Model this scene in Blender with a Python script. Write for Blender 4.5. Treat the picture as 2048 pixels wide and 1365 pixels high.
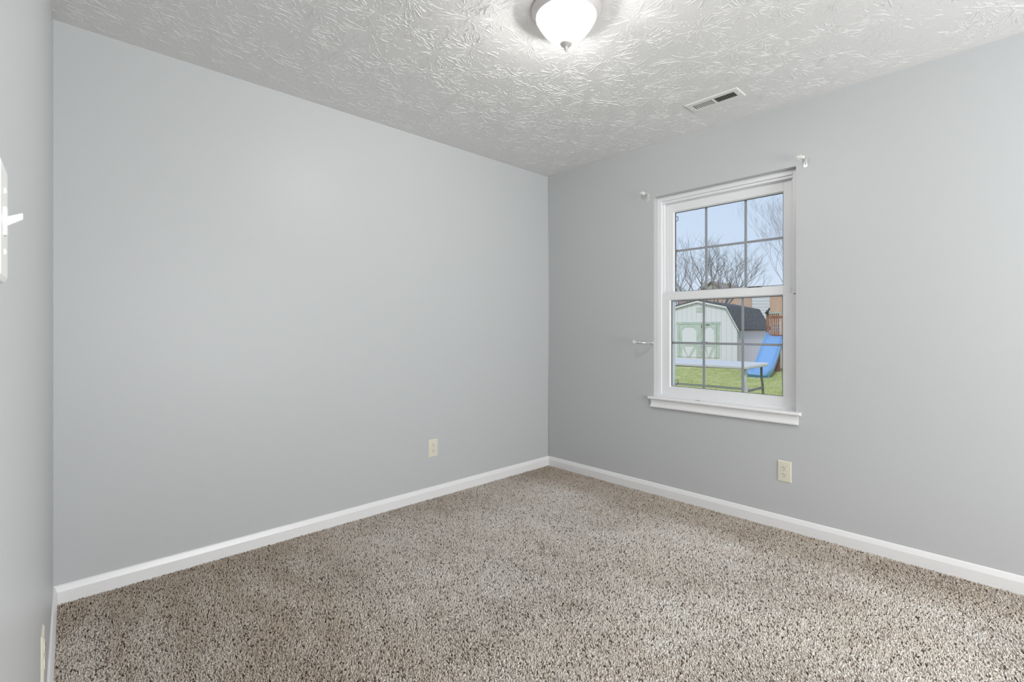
import bpy, bmesh, math, random
import numpy as np
from mathutils import Vector, Matrix
for o in list(bpy.data.objects): bpy.data.objects.remove(o, do_unlink=True)
SC = bpy.context.scene
COL = SC.collection
PI = math.pi

# ------------------------------------------------------------------ camera, sky, sun, exposure
TH = math.atan2(1029, 974)                  # heading of the camera, measured from +X
FPX = 974.0
EYE = 1.152
cam_d = bpy.data.cameras.new('camera'); cam = bpy.data.objects.new('camera', cam_d); COL.objects.link(cam)
cam.location = (0, 0, EYE); cam.rotation_euler = (PI/2, 0, TH - PI/2)
cam_d.sensor_fit = 'HORIZONTAL'; cam_d.sensor_width = 36.0; cam_d.lens = 36.0*FPX/2048
cam_d.shift_y = -23.0/2048; cam_d.clip_start = 0.02; cam_d.clip_end = 500
SC.camera = cam
SC.view_settings.view_transform = 'Standard'; SC.view_settings.look = 'None'
SC.view_settings.gamma = 1.0; SC.view_settings.use_curve_mapping = False
SC.view_settings.exposure = 0.0

W = bpy.data.worlds.new('sky'); SC.world = W; W.use_nodes = True
nt = W.node_tree; nt.nodes.clear()
wo = nt.nodes.new('ShaderNodeOutputWorld'); bg = nt.nodes.new('ShaderNodeBackground')
tc = nt.nodes.new('ShaderNodeTexCoord'); sx = nt.nodes.new('ShaderNodeSeparateXYZ'); rp = nt.nodes.new('ShaderNodeValToRGB')
nt.links.new(tc.outputs['Generated'], sx.inputs[0]); nt.links.new(sx.outputs['Z'], rp.inputs[0])
rp.color_ramp.elements[0].position = 0.0; rp.color_ramp.elements[0].color = (0.80, 0.86, 0.95, 1)
rp.color_ramp.elements[1].position = 0.45; rp.color_ramp.elements[1].color = (0.52, 0.67, 0.90, 1)
e = rp.color_ramp.elements.new(0.10); e.color = (0.66, 0.78, 0.94, 1)
nt.links.new(rp.outputs[0], bg.inputs[0]); bg.inputs[1].default_value = 1.0
nt.links.new(bg.outputs[0], wo.inputs[0])

def lamp(name, kind, loc, energy, color=(1, 1, 1), rot=(0, 0, 0), **kw):
    d = bpy.data.lights.new(name, kind); d.energy = energy; d.color = color
    for k, v in kw.items(): setattr(d, k, v)
    o = bpy.data.objects.new(name, d); o.location = loc; o.rotation_euler = rot; COL.objects.link(o)
    return o
# winter sun, high behind the house, shining out over the yard
sun = lamp('sun', 'SUN', (0, 0, 10), 1.7, (1.0, 0.965, 0.91), angle=math.radians(8))
sun.rotation_euler = Vector((0.62, 0.30, -0.72)).to_track_quat('-Z', 'Y').to_euler()
# two added fill lights out of view: hallway ceiling and back of room
lamp('hallway_fill', 'AREA', (-0.85, -0.2, 2.38), 26.0, (1.0, 0.97, 0.93), (0, 0, 0), shape='RECTANGLE', size=0.6, size_y=1.4)
lamp('back_of_room_fill', 'AREA', (1.45, -2.25, 1.15), 108.0, (0.975, 0.985, 1.0), (math.radians(113), 0, math.radians(10)), shape='RECTANGLE', size=2.0, size_y=1.4)

# ------------------------------------------------------------------ helpers
def mat(name, col, rough=0.5, metal=0.0, spec=0.5):
    m = bpy.data.materials.new(name); m.use_nodes = True
    b = m.node_tree.nodes['Principled BSDF']
    b.inputs['Base Color'].default_value = (*col, 1); b.inputs['Roughness'].default_value = rough
    b.inputs['Metallic'].default_value = metal; b.inputs['Specular IOR Level'].default_value = spec
    return m
def N(m, t): return m.node_tree.nodes.new(t)
def Lk(m, a, b): m.node_tree.links.new(a, b)
def bsdf(m): return m.node_tree.nodes['Principled BSDF']
def noise_col(m, scale, c1, c2, detail=4, lo=0.35, hi=0.65, stretch=None):
    t = N(m, 'ShaderNodeTexCoord'); n = N(m, 'ShaderNodeTexNoise'); r = N(m, 'ShaderNodeValToRGB')
    n.inputs['Scale'].default_value = scale; n.inputs['Detail'].default_value = detail
    if stretch:
        mp = N(m, 'ShaderNodeMapping'); mp.inputs['Scale'].default_value = stretch
        Lk(m, t.outputs['Object'], mp.inputs[0]); Lk(m, mp.outputs[0], n.inputs['Vector'])
    else: Lk(m, t.outputs['Object'], n.inputs['Vector'])
    r.color_ramp.elements[0].position = lo; r.color_ramp.elements[0].color = (*c1, 1)
    r.color_ramp.elements[1].position = hi; r.color_ramp.elements[1].color = (*c2, 1)
    Lk(m, n.outputs[0], r.inputs[0]); Lk(m, r.outputs[0], bsdf(m).inputs['Base Color'])
    return n, r
def noise_bump(m, scale, strength, dist=0.002, detail=3):
    t = N(m, 'ShaderNodeTexCoord'); n = N(m, 'ShaderNodeTexNoise'); b = N(m, 'ShaderNodeBump')
    n.inputs['Scale'].default_value = scale; n.inputs['Detail'].default_value = detail
    Lk(m, t.outputs['Object'], n.inputs['Vector']); Lk(m, n.outputs[0], b.inputs['Height'])
    b.inputs['Strength'].default_value = strength; b.inputs['Distance'].default_value = dist
    Lk(m, b.outputs[0], bsdf(m).inputs['Normal'])

M = {}
M['wall'] = mat('grey_wall_paint', (0.548, 0.563, 0.569), 0.42, spec=0.35); noise_bump(M['wall'], 55, 0.10, 0.002)
M['ceiling'] = mat('white_ceiling_texture', (0.80, 0.798, 0.79), 0.75, spec=0.3); noise_bump(M['ceiling'], 85, 0.45, 0.003, 6)
M['trim'] = mat('white_trim_paint', (0.86, 0.86, 0.86), 0.3); noise_bump(M['trim'], 20, 0.03, 0.002)
M['vinyl'] = mat('white_window_vinyl', (0.83, 0.84, 0.85), 0.32); noise_bump(M['vinyl'], 8, 0.02, 0.001)
M['gasket'] = mat('dark_glazing_gasket', (0.09, 0.095, 0.10), 0.6)
M['ivory'] = mat('ivory_plastic', (0.76, 0.73, 0.60), 0.35); noise_bump(M['ivory'], 40, 0.02, 0.001)
M['switchwhite'] = mat('white_switch_plastic', (0.86, 0.86, 0.84), 0.35)
M['slot'] = mat('dark_slot', (0.02, 0.018, 0.015), 0.7)
M['chrome'] = mat('brushed_nickel', (0.78, 0.78, 0.76), 0.22, 1.0)
M['bracket'] = mat('white_painted_steel', (0.80, 0.80, 0.77), 0.3, 0.2)
M['pan'] = mat('satin_nickel_pan', (0.72, 0.69, 0.68), 0.35, 0.35)
M['ventwhite'] = mat('white_vent_enamel', (0.80, 0.80, 0.78), 0.4)
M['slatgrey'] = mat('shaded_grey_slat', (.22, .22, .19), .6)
M['duct'] = mat('dark_duct', (0.035, 0.035, 0.028), 0.8)
M['black'] = mat('black_metal', (0.02, 0.02, 0.02), 0.5)
M['hall'] = mat('hall_wall', (0.60, 0.60, 0.59), 0.6)

def glass_mat(name, tint=(1, 1, 1), refl=0.06):
    m = bpy.data.materials.new(name); m.use_nodes = True; n = m.node_tree; n.nodes.clear()
    o = n.nodes.new('ShaderNodeOutputMaterial'); mx = n.nodes.new('ShaderNodeMixShader')
    tr = n.nodes.new('ShaderNodeBsdfTransparent'); gl = n.nodes.new('ShaderNodeBsdfGlossy')
    fr = n.nodes.new('ShaderNodeLayerWeight'); fr.inputs[0].default_value = 0.15
    mu = n.nodes.new('ShaderNodeMath'); mu.operation = 'MULTIPLY'; mu.inputs[1].default_value = 0.6
    tr.inputs[0].default_value = (*tint, 1); gl.inputs['Roughness'].default_value = 0.02
    n.links.new(fr.outputs['Fresnel'], mu.inputs[0]); n.links.new(mu.outputs[0], mx.inputs[0])
    n.links.new(tr.outputs[0], mx.inputs[1]); n.links.new(gl.outputs[0], mx.inputs[2]); n.links.new(mx.outputs[0], o.inputs[0])
    return m
M['glass'] = glass_mat('window_glass', (0.985, 0.99, 0.99))

def tag(o, label=None, cat=None, group=None, kind=None):
    if label: o['label'] = label
    if cat: o['category'] = cat
    if group: o['group'] = group
    if kind: o['kind'] = kind
    return o
def empty(name, loc=(0, 0, 0), rz=0.0, label=None, cat=None, group=None, kind=None):
    o = bpy.data.objects.new(name, None); COL.objects.link(o)
    o.location = loc; o.rotation_euler = (0, 0, rz); o.empty_display_size = 0.05
    return tag(o, label, cat, group, kind)

class MB:
    """collects simple solids; build() links them as ONE mesh object"""
    def __init__(s): s.v = []; s.f = []; s.sm = []
    def add(s, vs, fs, smooth=False):
        k = len(s.v); s.v += [tuple(v) for v in vs]; s.f += [tuple(i+k for i in f) for f in fs]; s.sm += [smooth]*len(fs)
        return s
    def box(s, a, b, T=None, bev=0.0):
        x0, y0, z0 = (min(a[i], b[i]) for i in range(3)); x1, y1, z1 = (max(a[i], b[i]) for i in range(3))
        if bev > 0:
            bm = bmesh.new(); bmesh.ops.create_cube(bm, size=1.0)
            for v in bm.verts: v.co = Vector(((x0+x1)/2 + v.co.x*(x1-x0), (y0+y1)/2 + v.co.y*(y1-y0), (z0+z1)/2 + v.co.z*(z1-z0)))
            bmesh.ops.bevel(bm, geom=list(bm.edges), offset=bev, segments=2, affect='EDGES', profile=0.6)
            bm.verts.ensure_lookup_table()
            vs = [v.co.copy() for v in bm.verts]; fs = [[v.index for v in f.verts] for f in bm.faces]; bm.free()
        else:
            vs = [Vector(p) for p in ((x0,y0,z0),(x1,y0,z0),(x1,y1,z0),(x0,y1,z0),(x0,y0,z1),(x1,y0,z1),(x1,y1,z1),(x0,y1,z1))]
            fs = [(0,3,2,1),(4,5,6,7),(0,1,5,4),(1,2,6,5),(2,3,7,6),(3,0,4,7)]
        if T is not None: vs = [T @ v for v in vs]
        return s.add(vs, fs)
    def prism(s, poly, ax, a, b, T=None):
        """extrude 2D polygon along axis ax from a to b; poly coords are the other two axes in order"""
        n = len(poly)
        def P(p, t):
            q = [0, 0, 0]; oth = [i for i in range(3) if i != ax]; q[oth[0]], q[oth[1]] = p; q[ax] = t; return Vector(q)
        vs = [P(p, a) for p in poly] + [P(p, b) for p in poly]
        if T is not None: vs = [T @ v for v in vs]
        fs = [(i, (i+1) % n, n+(i+1) % n, n+i) for i in range(n)] + [tuple(range(n))[::-1], tuple(range(n, 2*n))]
        return s.add(vs, fs)
    def tube(s, pts, r, seg=10, closed=False, cap=True, rx=1.0):
        pts = [Vector(p) for p in pts]; n = len(pts); rs = r if isinstance(r, (list, tuple)) else [r]*n
        vs = []; up = None
        for i, p in enumerate(pts):
            d = (pts[min(i+1, n-1)] - pts[max(i-1, 0)]).normalized()
            if up is None: up = Vector((0, 0, 1)) if abs(d.z) < 0.9 else Vector((1, 0, 0))
            sd = d.cross(up).normalized(); u2 = sd.cross(d).normalized(); up = u2
            for k in range(seg):
                a = 2*PI*k/seg; vs.append(p + (sd*math.cos(a)*rx + u2*math.sin(a))*rs[i])
        fs = [(i*seg+k, i*seg+(k+1) % seg, (i+1)*seg+(k+1) % seg, (i+1)*seg+k) for i in range(n-1) for k in range(seg)]
        s.add(vs, fs, True)
        if cap: s.f += [tuple(len(s.v)-n*seg+k for k in range(seg))[::-1], tuple(len(s.v)-seg+k for k in range(seg))]; s.sm += [False]*2
        return s
    def lathe(s, prof, T=None, seg=48, ribs=0, ribamp=0.0, smooth=True):
        vs = []; fs = []; n = len(prof)
        for (r, z) in prof:
            for k in range(seg):
                a = 2*PI*k/seg; rr = r + (ribamp*math.cos(a*ribs) if ribs and r > 0.03 else 0)
                vs.append(Vector((rr*math.cos(a), rr*math.sin(a), z)))
        if T is not None: vs = [T @ v for v in vs]
        fs = [(i*seg+k, i*seg+(k+1) % seg, (i+1)*seg+(k+1) % seg, (i+1)*seg+k) for i in range(n-1) for k in range(seg)]
        return s.add(vs, fs, smooth)
    def build(s, name, m, parent=None, bevel=0.0, kind=None, loc=None):
        me = bpy.data.meshes.new(name); me.from_pydata(s.v, [], s.f)
        bm = bmesh.new(); bm.from_mesh(me); bmesh.ops.recalc_face_normals(bm, faces=bm.faces); bm.to_mesh(me); bm.free()
        if any(s.sm): me.polygons.foreach_set('use_smooth', s.sm)
        me.materials.append(m if not isinstance(m, str) else M[m]); me.update()
        o = bpy.data.objects.new(name, me); COL.objects.link(o)
        if parent is not None: o.parent = parent
        if loc is not None: o.location = loc
        if bevel:
            b = o.modifiers.new('bevel', 'BEVEL'); b.width = bevel; b.segments = 2; b.limit_method = 'ANGLE'; b.harden_normals = False
        if kind: o['kind'] = kind
        return o
def copy_tree(o, parent=None):
    c = o.copy(); COL.objects.link(c); c.parent = parent
    for ch in [x for x in bpy.data.objects if x.parent == o]: copy_tree(ch, c)
    return c

# ------------------------------------------------------------------ room shell
XB, YA, H = 3.055, 2.779, 2.44
LA = math.radians(1.24)                     # the left wall runs very slightly off square
LX, LY = 0.0065, 2.779
YR = -2.6
XO = XB + 0.16
def left_pt(s, d, z):                       # s metres from the far corner, d metres off the left wall
    return (LX - s*math.sin(LA) + d*math.cos(LA), LY - s*math.cos(LA) - d*math.sin(LA), z)
TL = Matrix.Translation((LX, LY, 0)) @ Matrix.Rotation(-LA, 4, 'Z')      # local: +x off the wall, -y along it
SD0, SD1 = 2.405, 3.30                      # doorway in the left wall

WY0, WY1, WZ0, WZ1 = 0.895, 1.787, 0.680, 2.076
b = MB()
b.box((-1.5, YA, -0.02), (XO, YA+0.14, H+0.02)); b.build('wall_back', 'wall', kind='structure')
b = MB()
b.box((XB, YR, -0.02), (XO, WY0, H+0.02)); b.box((XB, WY1, -0.02), (XO, YA, H+0.02))
b.box((XB, WY0, -0.02), (XO, WY1, WZ0)); b.box((XB, WY0, WZ1), (XO, WY1, H+0.02))
b.build('wall_right', 'wall', kind='structure')
b = MB()
b.box((-0.12, 0.02, -0.02), (0, -SD0, H+0.02), TL); b.box((-0.12, -SD1, -0.02), (0, -5.40, H+0.02), TL)
b.box((-0.12, -SD0, 2.05), (0, -SD1, H+0.02), TL)
b.build('wall_left', 'wall', kind='structure')
b = MB(); b.box((-1.5, YR-0.12, -0.02), (XO, YR, H+0.02)); b.build('wall_front', 'wall', kind='structure')
b = MB(); b.box((-1.62, YR-0.12, -0.02), (-1.5, YA+0.14, H+0.02)); b.build('wall_hallway', 'hall', kind='structure')

# ceiling with its stamped crow's-foot relief
rnd = random.Random(5)
b = MB(); b.box((-1.6, YR-0.1, H), (XO, YA+0.12, H+0.1))
ceil_obj = b.build('ceiling', 'ceiling', kind='structure')
def ridge(vs, fs, p, ang, ln, w, h, bend):
    n = 5; k = len(vs)
    for i in range(n):
        t = i/(n-1); a = ang + bend*(t-0.5)
        x = p[0] + math.cos(ang)*ln*t - math.sin(ang)*bend*ln*t*(1-t); y = p[1] + math.sin(ang)*ln*t + math.cos(ang)*bend*ln*t*(1-t)
        e = math.sin(PI*(0.12+0.80*t))**0.6 if 0 < i < n-1 else 0.12
        jx = rnd.uniform(-.0006, .0006)
        nx, ny = -math.sin(a)*w*0.5*e, math.cos(a)*w*0.5*e
        vs += [(x+nx, y+ny, H+0.0004), (x+jx, y+jx, H-h*e*rnd.uniform(.75, 1.1)), (x-nx, y-ny, H+0.0004)]
    for i in range(n-1):
        q = k+3*i; fs += [(q, q+1, q+4, q+3), (q+1, q+2, q+5, q+4)]
vs, fs = [], []
stamps = []
for i in range(1500):
    x, y = rnd.uniform(-0.15, XB-0.02), rnd.uniform(-1.0, YA-0.02)
    if all((x-a)**2+(y-c)**2 > 0.13**2 for a, c in stamps): stamps.append((x, y))
LCX, LCY = 1.507, 1.2754
def clear(x, y):
    if x > XB-0.03 or y > YA-0.03 or (x-LCX)**2+(y-LCY)**2 < 0.155**2: return False
    if 2.60 < x < 2.80 and 1.03 < y < 1.38: return False
    return True
for (x, y) in stamps:
    edge = min(XB-x, YA-y); fade = min(1.0, 0.35+edge/0.9)
    R = rnd.uniform(0.09, 0.16); nn = int(rnd.uniform(80, 120)*(0.5+0.5*fade)); skew = rnd.uniform(0, 6.28)
    ecc = rnd.uniform(0, PI)
    for k in range(nn):
        a = rnd.uniform(0, 2*PI)
        if rnd.random() < .45*(1+math.cos(a-skew))/2: continue
        r0 = R*rnd.uniform(0.08, 1.05); ln = min(R*rnd.uniform(0.10, 0.42), .055)
        ln *= 0.75+0.5*abs(math.cos(a-ecc))
        px, py = x+math.cos(a)*r0, y+math.sin(a)*r0
        if not (clear(px, py) and clear(px+math.cos(a)*ln, py+math.sin(a)*ln)): continue
        ridge(vs, fs, (px, py), a+rnd.gauss(0, .15), ln, rnd.uniform(.0024, .0046), rnd.uniform(.0006, .0017)*(0.5+0.5*fade), rnd.gauss(0, .32))
    for k in range(int(55*fade)):                       # short crumbs between the strokes
        a = rnd.uniform(0, 2*PI); r0 = R*rnd.uniform(.1, 1.1); px, py = x+math.cos(a)*r0, y+math.sin(a)*r0
        if clear(px, py) and clear(px+.02, py) : ridge(vs, fs, (px, py), rnd.uniform(0, 6.28), rnd.uniform(.005, .016), rnd.uniform(.0022, .004), rnd.uniform(.0005, .0013), rnd.gauss(0, .8))
me = bpy.data.meshes.new('ceiling_relief'); me.from_pydata(vs, [], fs); me.materials.append(M['ceiling'])
o = bpy.data.objects.new('ceiling_relief', me); COL.objects.link(o); o.parent = ceil_obj; o['kind'] = 'stuff'

# floor slab under the carpet
M['backing'] = mat('carpet_backing', (0.30, 0.255, 0.22), 0.95, spec=0.1)
b = MB(); b.box((-1.6, YR-0.1, -0.12), (XO, YA+0.12, 0.0)); floor = b.build('floor', 'backing', kind='structure')

# carpet pile: one mesh of leaning tufts
def carpet():
    rng = np.random.default_rng(3)
    sp = 0.0054
    xs = np.arange(-0.05, XB-0.008, sp); ys = np.arange(-0.35, YA-0.008, sp)
    gx, gy = np.meshgrid(xs, ys); gx = gx.ravel(); gy = gy.ravel()
    n0 = gx.size
    gx = gx + rng.uniform(-.5, .5, n0)*sp; gy = gy + rng.uniform(-.5, .5, n0)*sp
    lx = LX - (LY-gy)*math.tan(LA) + 0.013
    # keep what the camera could see, with a wide margin
    F = np.array([math.cos(TH), math.sin(TH)]); R = np.array([math.sin(TH), -math.cos(TH)])
    dep = gx*F[0]+gy*F[1]; lat = gx*R[0]+gy*R[1]
    keep = (gx > lx) & (gx < XB-0.012) & (gy < YA-0.012) & (dep > 0.75) & (np.abs(lat) < 1.6*dep+0.2)
    gx, gy = gx[keep], gy[keep]; n = gx.size
    def fld(seed, wl):
        r = np.random.default_rng(seed); s = np.zeros(n)
        for i in range(7):
            a = r.uniform(0, 2*PI); k = 2*PI/(wl*r.uniform(.6, 1.6)); s += np.sin(k*(gx*math.cos(a)+gy*math.sin(a))+r.uniform(0, 6.28))
        return s/2.6
    # brushed direction of the pile, patchy from footsteps and the vacuum
    patch = np.tanh(2.2*fld(11, 0.75)+0.9*fld(12, 0.22))
    ang = 0.9 + 0.9*patch + rng.normal(0, 1.0, n)
    lean = (0.0042 + 0.0016*patch)*rng.uniform(.3, 1.6, n)
    hgt = rng.uniform(.0055, .0115, n); w = rng.uniform(.0020, .0036, n)
    rot = rng.uniform(0, 2*PI, n)
    V = np.zeros((n, 7, 3)); tx = gx+np.cos(ang)*lean; ty = gy+np.sin(ang)*lean
    for k in range(3):
        a = rot+k*2*PI/3
        V[:, k] = np.stack([gx+np.cos(a)*w, gy+np.sin(a)*w, np.zeros(n)], 1)
        V[:, 3+k] = np.stack([gx+(tx-gx)*.6+np.cos(a+.5)*w*.9, gy+(ty-gy)*.6+np.sin(a+.5)*w*.9, hgt*.68], 1)
    V[:, 6] = np.stack([tx, ty, hgt], 1)
    tri = []
    for k in range(3):
        j = (k+1) % 3; tri += [(k, j, 3+j), (k, 3+j, 3+k), (3+k, 3+j, 6)]
    T = np.array(tri)[None]+(np.arange(n)*7)[:, None, None]
    T = T.reshape(-1, 3); nf = T.shape[0]
    me = bpy.data.meshes.new('carpet')
    me.vertices.add(n*7); me.vertices.foreach_set('co', V.reshape(-1).astype(np.float32))
    me.loops.add(nf*3); me.loops.foreach_set('vertex_index', T.reshape(-1).astype(np.int32))
    me.polygons.add(nf); me.polygons.foreach_set('loop_start', (np.arange(nf)*3).astype(np.int32))
    me.update(calc_edges=True)
    # yarn colours: beige and taupe plies with dark brown flecks
    clump = fld(21, 0.016)*0.5+rng.normal(0, .6, n)
    cols = np.array([[.88, .84, .78], [.80, .755, .69], [.93, .90, .86], [.42, .355, .30], [.13, .10, .08]])
    idx = np.digitize(clump, [-1.08, -.76, 0.05, .75]); order = [4, 3, 1, 0, 2]
    c = cols[np.array(order)[idx]]*rng.uniform(.88, 1.1, (n, 1))
    # pile-lean shading painted into the yarn: browner by walls and door, paler mid-floor
    pile_shade = .30*fld(31, .8) + .22*fld(32, .2) + .42*np.sin(2*PI*(gx-.10*gy)/.21 + 1.6*fld(33, .7)) * np.clip(1.5-gx, 0, 1)
    pile_shade = pile_shade - 1.5*np.clip((gx-2.62)/.16, 0, 1) - .9*np.clip((gy-2.35)/.3, 0, 1) - .7*np.clip((1.15-gx)/.5, 0, 1) + .75*np.clip((gx-.9)/.7, 0, 1)
    wt = np.clip(.5+.36*pile_shade, 0, 1)[:, None]
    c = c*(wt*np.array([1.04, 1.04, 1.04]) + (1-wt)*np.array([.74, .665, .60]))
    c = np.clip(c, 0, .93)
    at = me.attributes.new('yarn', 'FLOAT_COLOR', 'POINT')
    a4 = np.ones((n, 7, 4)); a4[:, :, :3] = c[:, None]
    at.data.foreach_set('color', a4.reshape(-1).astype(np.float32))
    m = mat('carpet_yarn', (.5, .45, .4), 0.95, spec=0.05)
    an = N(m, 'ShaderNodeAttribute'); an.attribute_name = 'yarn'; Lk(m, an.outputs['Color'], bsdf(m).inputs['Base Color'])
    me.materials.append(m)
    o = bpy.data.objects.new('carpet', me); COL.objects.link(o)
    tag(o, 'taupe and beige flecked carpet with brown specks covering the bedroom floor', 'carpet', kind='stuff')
carpet()

# baseboards
def bb_profile(): return [(0, 0), (0.0135, 0), (0.0135, 0.058), (0.011, 0.066), (0.0085, 0.074), (0.006, 0.081), (0.002, 0.084), (0, 0.084)]
pr = bb_profile()
b = MB(); b.prism([(YA-d, z) for d, z in pr], 0, LX+0.0, XB-0.0); b.build('baseboard_back', 'trim', kind='structure')
b = MB(); b.prism([(XB-d, z) for d, z in pr], 1, YR, YA-0.0135); b.build('baseboard_right', 'trim', kind='structure')
b = MB(); b.prism([(d, z) for d, z in pr], 1, -0.0135, -SD0+0.06, TL); b.build('baseboard_left', 'trim', kind='structure')
# door casing and jamb around the doorway the camera stands in
b = MB()
b.box((0, -SD0+0.058, 0), (0.014, -SD0, 2.10), TL, 0.003); b.box((0, -SD1-0.058, 0), (0.014, -SD1, 2.10), TL, 0.003)
b.box((0, -SD0+0.058, 2.05), (0.014, -SD1-0.058, 2.108), TL, 0.003)
b.build('trim_1', 'trim', kind='structure')
b = MB(); b.box((-0.12, -SD0+0.001, 0), (0, -SD0-0.014, 2.05), TL); b.box((-0.12, -SD1-0.001, 0), (0, -SD1+0.014, 2.05), TL)
b.box((-0.12, -SD0, 2.036), (0, -SD1, 2.051), TL); b.build('door_1', 'trim', kind='structure')
# painted caulk line where the two walls meet
b = MB(); b.tube([(XB-0.001, YA-0.001, 0.084), (XB-0.001, YA-0.001, H)], 0.004, 8); b.build('trim_2', 'wall', kind='structure')

# ------------------------------------------------------------------ window
win = empty('window_1', (XB, (WY0+WY1)/2, WZ0), kind='structure')
def wp(mb, name, m, parent=win, **k):
    o = mb.build(name, m, None, **k)
    o.parent = parent
    o.matrix_parent_inverse = Matrix.Translation(win.location).inverted() if parent == win else Matrix()
    return o
X0 = XB+0.043
b = MB()   # outer vinyl frame: two jambs, head, sill and inner stops
b.box((X0, WY1-0.031, WZ0), (XO+0.01, WY1, WZ1)); b.box((X0, WY0, WZ0), (XO+0.01, WY0+0.031, WZ1))
b.box((X0+.0002, WY0+.031, WZ1-0.030), (XO+0.0098, WY1-.031, WZ1)); b.box((X0+.0002, WY0+.031, WZ0), (XO+0.0098, WY1-.031, WZ0+0.020))
b.box((X0+0.026, WY0+0.031, 1.40), (X0+0.044, WY0+0.043, WZ1-.03)); b.box((X0+0.026, WY1-0.043, 1.40), (X0+0.044, WY1-0.031, WZ1-.03))
b.box((X0+0.012, WY0+0.031, WZ1-0.045), (X0+0.044, WY1-0.031, WZ1-.03))
b.box((XO-0.03, WY0+0.031, WZ0+.02), (XO+0.01, WY0+0.06, WZ1-.03)); b.box((XO-0.03, WY1-0.070, WZ0+.02), (XO+0.01, WY1-0.031, WZ1-.03))
b.box((XO-0.03, WY0+0.031, WZ0+.02), (XO+0.01, WY1-0.031, WZ0+0.045)); b.box((XO-0.03, WY0+0.031, WZ1-.06), (XO+0.01, WY1-0.031, WZ1-.03))
frame = wp(b, 'window_frame', 'vinyl', bevel=0.002)
def sash(name, xa, xb, y0, y1, z0, z1, gy0, gy1, gz0, gz1, my, mz):
    b = MB()
    b.box((xa, y0, z0), (xb, gy0, z1)); b.box((xa, gy1, z0), (xb, y1, z1))
    b.box((xa, gy0, z0), (xb, gy1, gz0)); b.box((xa, gy0, gz1), (xb, gy1, z1))
    # glazing bead sloping down to the glass
    e = 0.007
    b.prism([(xa, gy0-.001), (xa+.014, gy0-.001), (xa+.014, gy0+e)], 2, gz0, gz1)
    b.prism([(xa, gy1+.001), (xa+.014, gy1+.001), (xa+.014, gy1-e)], 2, gz0, gz1)
    b.prism([(xa, gz0-.001), (xa+.014, gz0-.001), (xa+.014, gz0+e)], 1, gy0, gy1)
    b.prism([(xa, gz1+.001), (xa+.014, gz1+.001), (xa+.014, gz1-e)], 1, gy0, gy1)
    s = wp(b, name, 'vinyl', bevel=0.0015)
    xm = (xa+xb)/2
    g = MB(); g.box((xm-.003+.003, gy0-.004, gz0-.004), (xm+.007, gy1+.004, gz1+.004)); go = g.build('glass_pane', 'glass'); par(go, s)
    q = MB()
    for (a0, a1, c0, c1) in ((gy0+e-.002, gy0+e+.0022, gz0, gz1), (gy1-e-.0045, gy1-e+.002, gz0, gz1), (gy0, gy1, gz0+e-.002, gz0+e+.0018), (gy0, gy1, gz1-e-.0035, gz1-e+.002)):
        q.box((xm-.004, a0, c0), (xm-.0005, a1, c1))
    par(q.build('gasket', 'gasket'), s)
    u = MB(); w = 0.0075
    xg = xm+.009
    for y in my: u.box((xg, y-w, gz0), (xg+.006, y+w, gz1), bev=.0015)
    for z in mz: u.box((xg+.0005, gy0, z-w), (xg+.0055, gy1, z+w), bev=.0015)
    par(u.build('muntin_grid', 'muntin'), s)
    return s
def par(o, p):
    o.parent = p; o.matrix_parent_inverse = (p.matrix_parent_inverse @ Matrix.Identity(4)).inverted() if False else PINV(p)
def PINV(p):
    mtx = Matrix.Identity(4); q = p
    chain = []
    while q is not None: chain.append(q); q = q.parent
    for q in reversed(chain): mtx = mtx @ q.matrix_parent_inverse @ q.matrix_basis
    return mtx.inverted()
M['muntin'] = mat('grey_white_grille_bars', (0.40, 0.41, 0.44), 0.4)
up = sash('upper_sash', XB+0.090, XB+0.130, WY0+.033, WY1-.033, 1.375, WZ1-.031, 0.987, 1.690, 1.41, 1.972, (1.470, 1.2155), (1.701,))
lo = sash('lower_sash', XB+0.053, XB+0.088, WY0+.029, WY1-.029, WZ0+.018, 1.4075, 0.978, 1.698, 0.7535, 1.3575, (1.4675, 1.218), (1.0605,))
# lock keeper slots on the meeting rail, tilt latch, lift groove
b = MB(); b.box((XB+.060, 1.10, 1.4075), (XB+.078, 1.185, 1.4125), bev=.002); b.box((XB+.064, 1.112, 1.412), (XB+.072, 1.135, 1.4165)); b.box((XB+.064, 1.146, 1.412), (XB+.072, 1.172, 1.4165))
par(b.build('sash_lock', 'gasket'), lo)
b = MB(); b.box((XB+.046, WY0+.040, 1.368), (XB+.054, WY0+.052, 1.402), bev=.003); par(b.build('tilt_latch', 'vinyl'), lo)
b = MB(); b.box((X0-.0012, WY0+.001, 1.355), (X0+.004, WY0+.026, 1.3595)); par(b.build('track_notch', 'gasket'), frame)
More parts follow.
